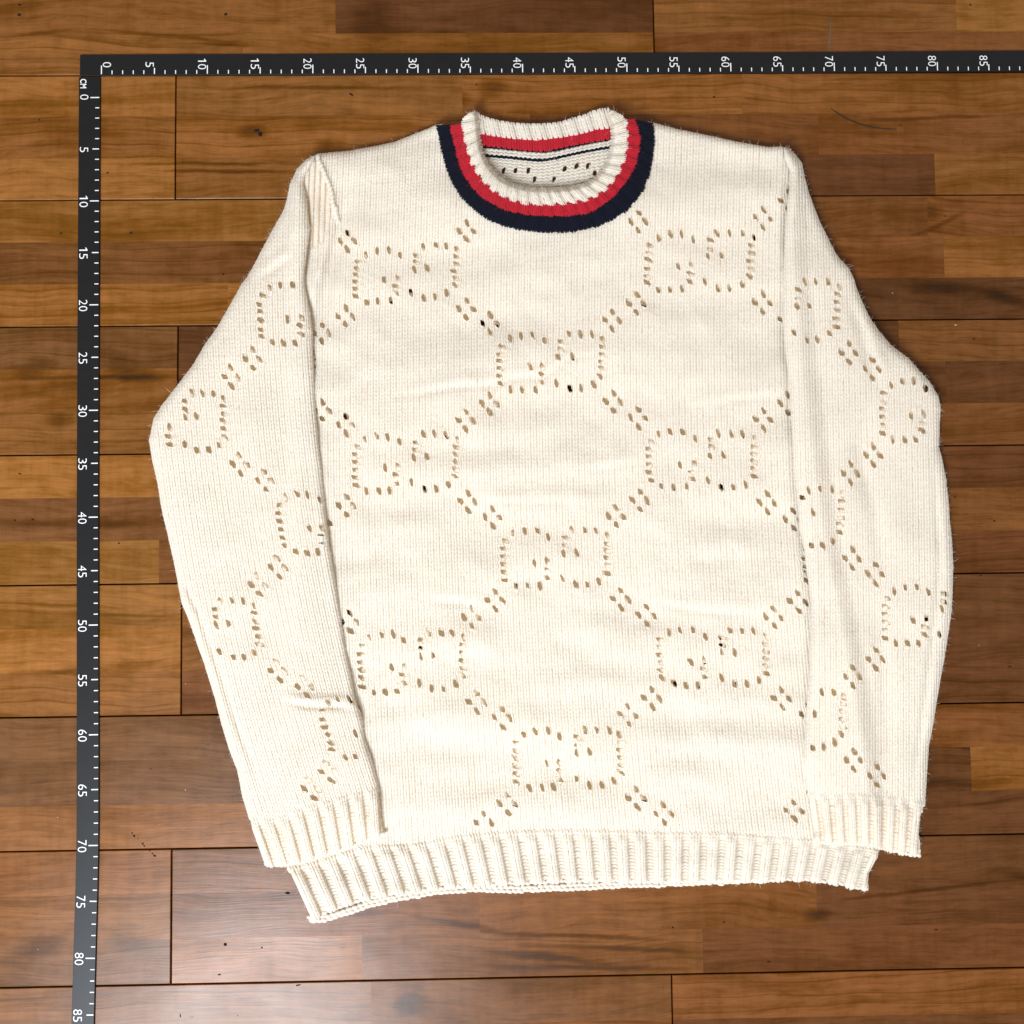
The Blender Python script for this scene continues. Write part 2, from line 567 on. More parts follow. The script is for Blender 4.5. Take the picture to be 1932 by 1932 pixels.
def glyph_one():
    """plain one without a foot"""
    V = [(0.20, 0.0), (0.30, 0.0), (0.30, 0.73), (0.22, 0.73), (0.20, 0.52), (0.20, 0.60), (0.03, 0.55), (0.03, 0.62)]
    V = [(0.21, 0, 0), (0.31, 0, 0), (0.31, 0.73, 0), (0.235, 0.73, 0), (0.21, 0.585, 0), (0.05, 0.53, 0), (0.05, 0.605, 0)]
    me = bpy.data.meshes.new('numeral')
    me.from_pydata(V, [], [(0, 1, 2, 3, 4), (4, 3, 6, 5)])
    return me


def number_mesh(txt):
    """digits on equal advances"""
    V, F = [], []
    for q, ch in enumerate(txt):
        me = glyph_one() if ch == '1' else text_mesh(ch)
        co = np.array([v.co[:] for v in me.vertices])
        if ch == '1':
            co[:, 0] += 0.02
        else:
            mn, mx = co.min(0), co.max(0)
            co[:, 0] = (co[:, 0] - mn[0]) / (mx[0] - mn[0]) * 0.44
            co[:, 1] = (co[:, 1] - mn[1]) / (mx[1] - mn[1]) * 0.74 - 0.005
        co[:, 0] += q * 0.545
        k = len(V)
        V += [tuple(c) for c in co]
        F += [tuple(k + i for i in p.vertices) for p in me.polygons]
    me = bpy.data.meshes.new('numeral')
    me.from_pydata(V, [], F)
    return me


def numeral(txt, center, e_run, e_up, run_len, height, parent, bold=False):
    """text whose baseline runs along e_run and whose tops point along e_up, fitted in run_len x height"""
    me = number_mesh(txt) if txt[0].isdigit() else text_mesh(txt, bold)
    co = np.zeros(len(me.vertices) * 3)
    me.vertices.foreach_get('co', co)
    co = co.reshape(-1, 3)
    mn, mx = co.min(0), co.max(0)
    u = (co[:, 0] - (mn[0] + mx[0]) / 2) / (mx[0] - mn[0]) * run_len
    v = (co[:, 1] - (mn[1] + mx[1]) / 2) / (mx[1] - mn[1]) * height
    P = np.outer(u, e_run) + np.outer(v, e_up) + np.array(center)
    out = np.column_stack([P, np.full(len(P), RT + 0.00012)])
    me.vertices.foreach_set('co', out.astype(np.float32).ravel())
    me.materials.append(INK)
    me.update()
    o = bpy.data.objects.new('numeral', me)
    o.parent = parent
    col.objects.link(o)
    return o


def ticks_mesh(parent, items):
    """items: (point on edge, inward dir, length, width dir)"""
    V, F = [], []
    for p, inn, ln, wd, hw in items:
        k = len(V)
        a = p + inn * 0.0007
        b2 = p + inn * ln
        for q in (a - wd * hw, a + wd * hw, b2 + wd * hw, b2 - wd * hw):
            V.append((q[0], q[1], RT + 0.00012))
        F.append((k, k + 1, k + 2, k + 3))
    o = mesh_obj('tick_marks', np.array(V), np.array(F), INK, parent)
    return o


# across the top
hx, hy, ha = -0.36501, 0.47898, 0.00079
eh = np.array([math.cos(ha), math.sin(ha)])
nh = np.array([-eh[1], eh[0]])
h0 = np.array([hx, hy]) + nh * 0.0001
rul = empty('ruler', (0, 0, 0))
tag(rul, 'black centimetre ruler strip lying across the floor above the sweater neckline', 'ruler', None)
tt = np.linspace(-0.0203, 0.98, 12)
wobble = 0.00025 * np.sin(tt * 9)
Aedge = h0 + np.outer(tt, eh) + np.outer(wobble - 0.0003, nh)
Bedge = Aedge + np.outer(np.full(12, 0.0203) + 0.0002 * np.cos(tt * 14), nh)
strip_solid('blade', Aedge, Bedge, rul, RULER, 0.0, RT)
# map measured tick columns so that the printed scale keeps the photo's spacing
items = []
for c in range(0, 97):
    p = h0 + eh * (c * 0.01) + nh * 0.0002
    ln = 0.0043
    if c % 10 == 0:
        ln = 0.0090
    elif c % 5 == 0:
        ln = 0.0066
    items.append((p, nh, ln, eh, 0.00042 if c % 5 else 0.00048))
ticks_mesh(rul, items)
for c in range(0, 96, 5):
    two = c >= 10
    run = 0.0102 if two else 0.0050
    off = -0.0046 if c else 0.0051
    ctr = h0 + eh * (c * 0.01 + off) + nh * ((0.0100 if two else 0.0099) + 0.0002)
    if two:
        ctr = h0 + eh * (c * 0.01 - 0.0050) + nh * 0.0104
    numeral(str(c), ctr, -nh, eh, run, 0.0078, rul)

# down the side
rul2 = empty('ruler', (0, 0, 0))
tag(rul2, 'black centimetre ruler strip printed CM, lying on the floor alongside a sweater sleeve', 'ruler', None)
VT = [184, 281, 379, 476.5, 575, 674, 774, 874, 975.5, 1076.5, 1179, 1282, 1386, 1489.5, 1595, 1700.5, 1808, 1915, 2025]
ex_y = [145.5, 300, 500, 720, 960, 1200, 1400, 1560, 1640, 1700, 1800, 1932, 2060]
ex_x = [189, 188.2, 187.2, 186.4, 185.8, 186, 186.5, 186.4, 185.3, 183.6, 180.6, 177.2, 173.5]
yy = np.concatenate([[145.5], np.arange(160, 2060, 20.0)])
xx = np.interp(yy, ex_y, ex_x)
k5 = np.ones(5) / 5
xs_ = np.convolve(np.pad(xx, 2, mode='edge'), k5, 'valid')
Pe = unproj(xs_, yy, RT)[:, :2]
Tn = np.gradient(Pe, axis=0)
Tn /= np.linalg.norm(Tn, axis=1)[:, None]
Ln = np.stack([Tn[:, 1], -Tn[:, 0]], 1)      # towards the left
Ln = np.where(Ln[:, :1] > 0, -Ln, Ln)
strip_solid('blade', Pe, Pe + Ln * 0.0201, rul2, RULER, 0.0, RT)
cm_y = np.interp(np.arange(0, 91), np.arange(0, 95, 5), VT)


def side_at(y):
    i = np.array([np.interp(y, yy, Pe[:, 0]), np.interp(y, yy, Pe[:, 1])])
    t = np.array([np.interp(y, yy, Tn[:, 0]), np.interp(y, yy, Tn[:, 1])])
    l = np.array([np.interp(y, yy, Ln[:, 0]), np.interp(y, yy, Ln[:, 1])])
    return i, t, l


items = []
for c in range(0, 90):
    p, t, l = side_at(cm_y[c])
    ln = 0.0044
    if c % 10 == 0:
        ln = 0.0090
    elif c % 5 == 0:
        ln = 0.0068
    items.append((p, l, ln, t, 0.00044 if c % 5 else 0.0005))
ticks_mesh(rul2, items)
for c in range(0, 90, 5):
    p, t, l = side_at(cm_y[c] + (1 if c else -1))
    two = c >= 10
    numeral(str(c), p + l * 0.0148, t, -l, 0.0108 if two else 0.0050, 0.0078, rul2)
p, t, l = side_at(157.5)
numeral('CM', p + l * 0.0158, t, -l, 0.0090, 0.0060, rul2, True)

# ------------------------------------------------------------------ knitting
PXM = 1980.0                    # tracing pixels per metre at floor level
G0X, G0Y, GS, GNX, GNY = 220.0, 170.0, 3.0, 550, 545
gxs = G0X + GS * np.arange(GNX)
gys = G0Y + GS * np.arange(GNY)
GX, GY = np.meshgrid(gxs, gys)


def seg_dist(poly, X, Y, closed):
    P = np.array(poly, float)
    Q = np.roll(P, -1, 0) if closed else None
    if closed:
        A1, B1 = P, Q
    else:
        A1, B1 = P[:-1], P[1:]
    best = np.full(X.shape, 1e18)
    for a, b in zip(A1, B1):
        d = b - a
        L2 = d @ d + 1e-9
        t = np.clip(((X - a[0]) * d[0] + (Y - a[1]) * d[1]) / L2, 0, 1)
        q = (X - a[0] - t * d[0]) ** 2 + (Y - a[1] - t * d[1]) ** 2
        np.minimum(best, q, out=best)
    return np.sqrt(best)


def inside(poly, X, Y):
    P = np.array(poly, float)
    c = np.zeros(X.shape, bool)
    for a, b in zip(P, np.roll(P, -1, 0)):
        if a[1] == b[1]:
            continue
        cond = ((a[1] > Y) != (b[1] > Y)) & (X < (b[0] - a[0]) * (Y - a[1]) / (b[1] - a[1]) + a[0])
        c ^= cond
    return c


def smooth_line(pts, n=200, closed=False, it=1):
    """resample a polyline by length with light corner rounding"""
    P = np.array(pts, float)
    for _ in range(it):
        Qa = P[:-1] * 0.75 + P[1:] * 0.25
        Qb = P[:-1] * 0.25 + P[1:] * 0.75
        P = np.concatenate([[P[0]], np.stack([Qa, Qb], 1).reshape(-1, 2), [P[-1]]])
    s = np.concatenate([[0], np.cumsum(np.linalg.norm(np.diff(P, axis=0), axis=1))])
    t = np.linspace(0, s[-1], n)
    return np.stack([np.interp(t, s, P[:, 0]), np.interp(t, s, P[:, 1])], 1)


class Field:
    """bilinear grid over the picture plane"""

    def __init__(self, A):
        self.A = A

    def __call__(self, x, y):
        fx = np.clip((x - G0X) / GS, 0, GNX - 1.001)
        fy = np.clip((y - G0Y) / GS, 0, GNY - 1.001)
        i = fx.astype(int)
        j = fy.astype(int)
        a = fx - i
        b = fy - j
        A = self.A
        return (A[j, i] * (1 - a) + A[j, i + 1] * a) * (1 - b) + (A[j + 1, i] * (1 - a) + A[j + 1, i + 1] * a) * b


def blur(A, k):
    w = np.exp(-0.5 * (np.arange(-3 * k, 3 * k + 1) / k) ** 2)
    w /= w.sum()
    r = len(w) // 2
    B2 = np.pad(A, ((r, r), (0, 0)), mode='edge')
    A = sum(w[i] * B2[i:i + A.shape[0]] for i in range(len(w)))
    B2 = np.pad(A, ((0, 0), (r, r)), mode='edge')
    return sum(w[i] * B2[:, i:i + A.shape[1]] for i in range(len(w)))


class SDF:
    def __init__(self, poly):
        d = seg_dist(poly, GX, GY, True)
        d = np.where(inside(poly, GX, GY), d, -d)
        self.d = Field(d)
        ds = blur(d, 1)
        gy, gx = np.gradient(ds, GS)
        n = np.sqrt(gx ** 2 + gy ** 2) + 1e-6
        self.gx = Field(gx / n)
        self.gy = Field(gy / n)


def smoothstep(a, b, x):
    t = np.clip((x - a) / (b - a), 0, 1)
    return t * t * (3 - 2 * t)


def undulate2(amp, cx_, cy_, seed):
    r = np.random.default_rng(seed)
    A = r.standard_normal(GX.shape)
    for k, ax in ((cy_, 0), (cx_, 1)):
        w = np.exp(-0.5 * (np.arange(-3 * k, 3 * k + 1) / k) ** 2)
        rr = len(w) // 2
        pad = ((rr, rr), (0, 0)) if ax == 0 else ((0, 0), (rr, rr))
        B2 = np.pad(A, pad, mode='wrap')
        n = A.shape[ax]
        A = sum(w[i] * (B2[i:i + n] if ax == 0 else B2[:, i:i + n]) for i in range(len(w)))
    return amp * A / A.std()


def creases(lst):
    H = np.zeros(GX.shape)
    for pts, amp, wid in lst:
        P = np.array(pts, float)
        seg = np.linalg.norm(np.diff(P, axis=0), axis=1)
        tot = seg.sum()
        best = np.full(GX.shape, 1e18)
        par = np.zeros(GX.shape)
        run = 0.0
        for a, b, ln in zip(P[:-1], P[1:], seg):
            dd = b - a
            t = np.clip(((GX - a[0]) * dd[0] + (GY - a[1]) * dd[1]) / (ln * ln), 0, 1)
            q = (GX - a[0] - t * dd[0]) ** 2 + (GY - a[1] - t * dd[1]) ** 2
            m = q < best
            best = np.where(m, q, best)
            par = np.where(m, (run + t * ln) / tot, par)
            run += ln
        fade = smoothstep(0.0, 0.3, par) * smoothstep(1.0, 0.7, par)
        H += amp * (0.12 + 0.88 * fade) * np.exp(-best / wid ** 2)
    return H


def undulate(amp, cells, seed):
    r = np.random.default_rng(seed)
    A = blur(r.standard_normal(GX.shape), cells)
    return amp * A / A.std()


# ---- outlines traced from the photograph
L_SLEEVE = [(593, 295), (580, 301), (562, 319), (549, 347), (543, 377), (537, 397), (517, 432), (497, 469), (479, 504),
            (469, 522), (457, 537), (434, 579), (412, 617), (389, 649), (367, 687), (337, 726), (309, 762), (292, 789),
            (283, 830), (289, 869), (299, 912), (307, 962), (319, 1012), (329, 1057), (337, 1099), (344, 1137),
            (359, 1172), (372, 1210), (387, 1252), (407, 1317), (419, 1364), (434, 1414), (449, 1452), (459, 1502),
            (474, 1552), (487, 1589), (497, 1622), (502, 1634), (517, 1637), (542, 1634), (582, 1627), (614, 1614),
            (652, 1604), (682, 1592), (707, 1584), (724, 1577), (722, 1552), (719, 1514), (714, 1489), (702, 1439),
            (687, 1397), (682, 1357), (669, 1322), (662, 1282), (654, 1242), (647, 1197), (632, 1099), (619, 1024),
            (613, 974), (607, 899), (599, 837), (594, 774), (592, 737), (589, 672), (588, 622), (582, 584), (572, 534),
            (573, 509), (583, 434), (578, 384), (571, 347), (574, 330), (588, 306)]
R_SLEEVE = [(1481, 279), (1499, 292), (1511, 307), (1516, 332), (1524, 362), (1534, 390), (1546, 420), (1561, 450),
            (1576, 480), (1584, 490), (1599, 505), (1609, 525), (1616, 548), (1629, 578), (1641, 603), (1661, 630),
            (1681, 653), (1714, 678), (1736, 703), (1754, 723), (1769, 748), (1773, 768), (1771, 808), (1770, 843),
            (1776, 865), (1783, 903), (1789, 953), (1790, 978), (1794, 1016), (1797, 1066), (1796, 1106), (1794, 1151),
            (1786, 1206), (1779, 1248), (1771, 1291), (1766, 1321), (1759, 1366), (1751, 1406), (1748, 1449),
            (1746, 1481), (1743, 1531), (1736, 1545), (1734, 1554), (1736, 1579), (1740, 1606), (1735, 1617),
            (1699, 1613), (1664, 1604), (1641, 1597), (1609, 1595), (1576, 1595), (1546, 1591), (1536, 1589),
            (1541, 1569), (1534, 1531), (1526, 1499), (1521, 1464), (1516, 1441), (1520, 1391), (1524, 1328),
            (1529, 1278), (1531, 1191), (1531, 1128), (1524, 1078), (1518, 1028), (1510, 991), (1506, 945), (1500, 883),
            (1496, 820), (1491, 733), (1486, 683), (1480, 620), (1479, 533), (1481, 483), (1484, 425), (1486, 400),
            (1488, 375), (1493, 345), (1493, 325), (1482, 297)]
HEM_LEFT = [(543, 1640), (558, 1669), (570, 1699), (580, 1726), (588, 1738)]
HEM_BOT = [(588, 1738), (618, 1722), (668, 1704), (720, 1694), (795, 1681), (858, 1676), (966, 1669), (1111, 1663),
           (1241, 1666), (1366, 1664), (1449, 1664), (1499, 1661), (1544, 1664), (1589, 1670), (1609, 1678), (1634, 1679)]
HEM_TOP = [(543, 1640), (585, 1632), (628, 1619), (661, 1608), (695, 1599), (728, 1598), (763, 1597), (797, 1594),
           (830, 1587), (864, 1580), (920, 1575), (986, 1571), (1081, 1569), (1178, 1571), (1243, 1575), (1351, 1574),
           (1416, 1578), (1456, 1583), (1531, 1586), (1600, 1596), (1657, 1606)]
BODY = [(600, 291), (603, 291), (658, 286), (708, 277), (745, 269), (783, 254), (808, 244), (826, 236), (900, 232),
        (1025, 240), (1150, 226), (1229, 232), (1278, 245), (1341, 258), (1391, 269), (1449, 279), (1474, 278),
        (1481, 280), (1494, 315), (1502, 450), (1522, 700), (1560, 1000), (1620, 1300), (1655, 1560), (1657, 1606),
        (1646, 1624), (1634, 1646), (1633, 1661), (1634, 1679)] + HEM_BOT[::-1][1:-1] + HEM_LEFT[::-1] + \
       [(545, 1500), (553, 1200), (558, 900), (562, 600), (556, 500), (554, 420), (558, 350), (580, 305)]

# ---- neckband lines
Z3 = lambda L_: [(754.7 + a * .28126, 181.1 + b * .28126) for a, b in L_]
N_OUT = [(825, 236), (829, 256), (833, 274), (845, 322), (864, 361), (895, 395), (935, 420), (980, 431), (1022, 436),
         (1064, 436), (1115, 429), (1163, 409), (1199, 378), (1219, 339), (1230, 294), (1233, 260), (1228, 231)]
N_NR = Z3([(345, 195), (365, 300), (395, 420), (430, 515), (500, 625), (600, 705), (720, 762), (850, 792), (1000, 800),
           (1150, 795), (1270, 778), (1400, 700), (1500, 590), (1570, 470), (1602, 340), (1600, 240), (1572, 158)])
N_RW = Z3([(415, 185), (440, 320), (470, 420), (520, 520), (600, 620), (720, 690), (850, 722), (1000, 728), (1150, 718),
           (1280, 692), (1390, 620), (1470, 515), (1512, 400), (1530, 280), (1515, 155)])
N_IN = [(903, 215), (904, 240), (907, 274), (915, 299), (929, 322), (952, 341), (980, 353), (1016, 356), (1058, 356),
        (1092, 351), (1120, 339), (1140, 316), (1150, 288), (1154, 257), (1146, 212)]
BK_T = [(894, 212), (904, 218), (923, 226), (966, 235), (1008, 236.5), (1050, 234.5), (1092, 223), (1129, 209), (1150, 207)]
BK_WR = [(897, 247), (904, 249), (952, 258), (1008, 262), (1050, 259), (1092, 251), (1132, 240), (1160, 240)]
BK_RN = [(897, 271), (904, 272.5), (952, 278), (999, 283), (1028, 284.5), (1064, 276), (1106, 268), (1162, 259)]
BK_N1 = [(897, 277), (907, 279), (1008, 288), (1036, 289), (1092, 276), (1162, 263)]
BK_W2 = [(897, 288), (912, 291), (966, 295), (1013, 300.6), (1036, 298.7), (1092, 286), (1165, 273)]
BK_N2 = [(897, 293), (912, 296), (966, 300.5), (1013, 306), (1036, 304), (1092, 291), (1165, 278)]

sdf_body = SDF(BODY)
sdf_l = SDF(L_SLEEVE)
sdf_r = SDF(R_SLEEVE)
mm = 0.001

# ---- height fields (metres above the floor)
CAP_L = [(598, 293), (612, 325), (622, 350), (631, 388), (640, 420)]
CAP_R = [(1478, 288), (1474, 330), (1468, 380), (1465, 420)]
H_body = 0.0160 + undulate2(0.0016, 26, 7, 31) + undulate(0.0007, 9, 3) + undulate(0.0004, 4, 5) + creases([
    # bluish hollow beside the arm hole
    ([(655, 330), (648, 400), (632, 470), (612, 560), (600, 640)], -7.0 * mm, 16),
    ([(572, 325), (580, 400), (585, 440), (574, 520), (584, 600), (590, 700)], -4.5 * mm, 9),
    ([(690, 330), (672, 430), (645, 520), (622, 620)], 1.5 * mm, 16),
    (R_SLEEVE[56:76], -3.5 * mm, 9), (CAP_L, 3.2 * mm, 5), ([(590, 320), (603, 360), (612, 420), (600, 500)], -2.0 * mm, 12),
    ([(622, 430), (612, 480), (598, 540)], 3.5 * mm, 9),
    ([(1476, 330), (1470, 420), (1474, 560)], 1.8 * mm, 10), (CAP_R, 1.5 * mm, 6), ([(1492, 315), (1488, 370), (1484, 430), (1481, 500)], -5.0 * mm, 9),
    # chest creases
    ([(720, 738), (800, 730), (860, 719), (940, 715), (960, 702), (1020, 701), (1040, 690), (1072, 667), (1130, 658)], 1.65 * mm, 13.5),
    ([(720, 750), (800, 742), (860, 730), (940, 727), (960, 714), (1020, 714), (1046, 700), (1075, 679), (1130, 669)], -2.24 * mm, 6.9),
    ([(860, 930), (961, 936), (1114, 936), (1190, 926)], 1.21 * mm, 16.5),
    ([(866, 943), (961, 949), (1114, 949)], -1.20 * mm, 8.0),
    ([(1330, 756), (1390, 742), (1440, 740), (1490, 728)], 1.21 * mm, 15.0), ([(1330, 768), (1390, 755), (1440, 752), (1485, 742)], -1.20 * mm, 8.0),
    ([(1090, 880), (1150, 872), (1215, 862)], 0.83 * mm, 12.0), ([(1095, 890), (1150, 883), (1210, 873)], -1.04 * mm, 6.9),
    ([(795, 1122), (850, 1124), (905, 1131), (940, 1120)], 1.54 * mm, 13.5), ([(800, 1134), (850, 1136), (905, 1143)], -1.92 * mm, 6.9),
    ([(1225, 1122), (1270, 1132), (1320, 1140), (1380, 1146), (1440, 1146), (1500, 1130)], 1.43 * mm, 15.0),
    ([(1235, 1136), (1270, 1145), (1320, 1153), (1380, 1159), (1440, 1158)], -1.76 * mm, 6.9),
    ([(1280, 1030), (1360, 1022), (1460, 1026)], 1.10 * mm, 24.0), ([(1270, 1056), (1360, 1058), (1470, 1052)], -1.28 * mm, 13.8),
    ([(700, 1040), (720, 1120), (735, 1180)], 0.83 * mm, 27.0),
    ([(640, 690), (700, 700), (780, 690)], 0.77 * mm, 21.0), ([(660, 960), (740, 980), (830, 985)], 0.66 * mm, 24.0),
    ([(560, 1655), (640, 1640), (720, 1640)], -1.60 * mm, 23.0),
])
over_l = smoothstep(-25, 12, sdf_body.d.A)
H_l = 0.0170 + 0.0065 * over_l + undulate(0.0008, 8, 11) + 0.0080 * (1 - np.exp(-np.clip(sdf_l.d.A, 0, 400) / 40.0)) + creases([
    ([(482, 520), (515, 495), (554, 467)], 1.3 * mm, 11), ([(490, 528), (520, 506), (556, 480)], -2.0 * mm, 8),
    ([(556, 330), (560, 400), (555, 470)], 2.0 * mm, 12),
    ([(318, 985), (330, 1040), (347, 1100), (372, 1152), (400, 1232), (420, 1285), (445, 1365), (475, 1440), (500, 1530)], -3.2 * mm, 5),
    ([(303, 985), (316, 1040), (332, 1100), (356, 1158), (385, 1236), (405, 1288), (430, 1368), (460, 1444), (486, 1534)], 1.0 * mm, 7),
    ([(530, 1312), (582, 1321), (644, 1321), (672, 1330)], 3.4 * mm, 9), ([(534, 1324), (582, 1334), (644, 1334), (668, 1342)], -3.6 * mm, 5),
    ([(600, 760), (596, 900), (612, 1010), (628, 1120), (648, 1230), (664, 1310), (690, 1420), (712, 1520)], 1.5 * mm, 10),
    ([(470, 740), (480, 860), (500, 960)], 1.4 * mm, 26), ([(420, 1060), (460, 1200), (500, 1330)], 1.2 * mm, 24),
])
over_r = smoothstep(-25, 12, sdf_body.d.A)
H_r = 0.0175 + 0.0105 * over_r + undulate(0.0008, 8, 17) + 0.0080 * (1 - np.exp(-np.clip(sdf_r.d.A, 0, 400) / 40.0)) + creases([
    ([(1600, 560), (1625, 620), (1642, 690), (1652, 730)], -3.5 * mm, 12), ([(1630, 590), (1655, 660), (1675, 720)], 2.2 * mm, 12),
    ([(1648, 730), (1640, 790), (1622, 840), (1632, 900), (1650, 970), (1660, 1060), (1655, 1110)], -3.6 * mm, 15),
    ([(1676, 850), (1690, 950), (1700, 1050)], 1.4 * mm, 22),
    ([(1655, 1110), (1660, 1200), (1670, 1300), (1672, 1400), (1676, 1490)], -3.2 * mm, 17),
    ([(1590, 700), (1586, 850), (1600, 1000), (1606, 1200), (1606, 1400)], 1.8 * mm, 20),
    ([(1500, 640), (1508, 760), (1518, 900), (1536, 1040), (1546, 1160), (1544, 1300), (1538, 1420)], 1.6 * mm, 9),
    ([(1764, 845), (1762, 900), (1766, 960), (1772, 1040), (1770, 1100), (1764, 1160), (1756, 1220), (1748, 1290), (1738, 1370), (1726, 1450), (1716, 1520)], -3.0 * mm, 6),
    ([(1776, 880), (1780, 960), (1785, 1050), (1784, 1120), (1777, 1190), (1766, 1260), (1756, 1340), (1745, 1420), (1735, 1500)], 0.8 * mm, 7),
    ([(1735, 1540), (1700, 1505)], -1.5 * mm, 8),
    ([(1500, 300), (1500, 350), (1502, 420)], 2.0 * mm, 8),
])

# ---- stitch templates: (du in wales, dv in courses, dn in px), quads
NA, NL = 5, 5


def knit_template():
    V, F = [], []
    for s in (-1, 1):
        k0 = len(V)
        for a in range(NL):
            t = a / (NL - 1)
            x = s * (0.165 + 0.14 * t)
            y = 0.98 - 1.96 * t
            z = 1.3 * math.sin(math.pi * (0.12 + 0.76 * t)) ** 0.8 - 0.8
            r = 0.265 * (0.66 + 0.38 * math.sin(math.pi * t))
            for b in range(NA):
                ph = math.radians(-105 + 210 * b / (NA - 1))
                V.append((x + r * math.sin(ph), y, z + 1.7 * (0.7 + 0.3 * math.sin(math.pi * t)) * math.cos(ph)))
        for a in range(NL - 1):
            for b in range(NA - 1):
                i = k0 + a * NA + b
                F.append((i, i + 1, i + NA + 1, i + NA))
    return np.array(V), np.array(F)


def purl_template():
    V, F = [], []
    for a in range(NL + 1):
        t = a / NL
        x = -0.58 + 1.16 * t
        y = 0.22 * math.cos(2 * math.pi * t)
        z = 1.9 * math.sin(math.pi * t) ** 0.8 - 1.3
        for b in range(NA):
            ph = math.radians(-100 + 200 * b / (NA - 1))
            V.append((x, y + 0.46 * math.sin(ph), z + 1.6 * math.cos(ph)))
    for a in range(NL):
        for b in range(NA - 1):
            i = a * NA + b
            F.append((i, i + NA, i + NA + 1, i + 1))
    return np.array(V), np.array(F)


def bead_template():
    V, F = [], []
    n = 7
    for a in range(n):
        t = a / (n - 1)
        x = -0.62 + 1.24 * t
        r = math.sqrt(max(0.0, 1 - (2 * t - 1) ** 2)) * 0.92 + 0.08
        for b in range(NA):
            ph = math.radians(-120 + 240 * b / (NA - 1))
            V.append((x, 0.5 * r * math.sin(ph) + 0.25 * (t - 0.5), 3.0 * r * math.cos(ph) - 0.8))
    for a in range(n - 1):
        for b in range(NA - 1):
            i = a * NA + b
            F.append((i, i + NA, i + NA + 1, i + 1))
    return np.array(V), np.array(F)


KNIT = knit_template()
BEAD = bead_template()
PURL = purl_template()
PURL_SOFT = (PURL[0] * np.array([1, 1, 0.4]), PURL[1])


def rib_profile(u):
    """two knit wales stand up, the purl wale sinks"""
    f = np.mod(u, 3.0)
    up = smoothstep(-0.62, -0.28, f - 0.0 - 0.0) * 0  # placeholder kept flat
    d = np.abs(f - 1.0)
    d = np.minimum(d, np.abs(f - 4.0))
    return 1.0 - smoothstep(0.40, 1.42, d) - 0.12 * np.clip(d, 0, 1) ** 2


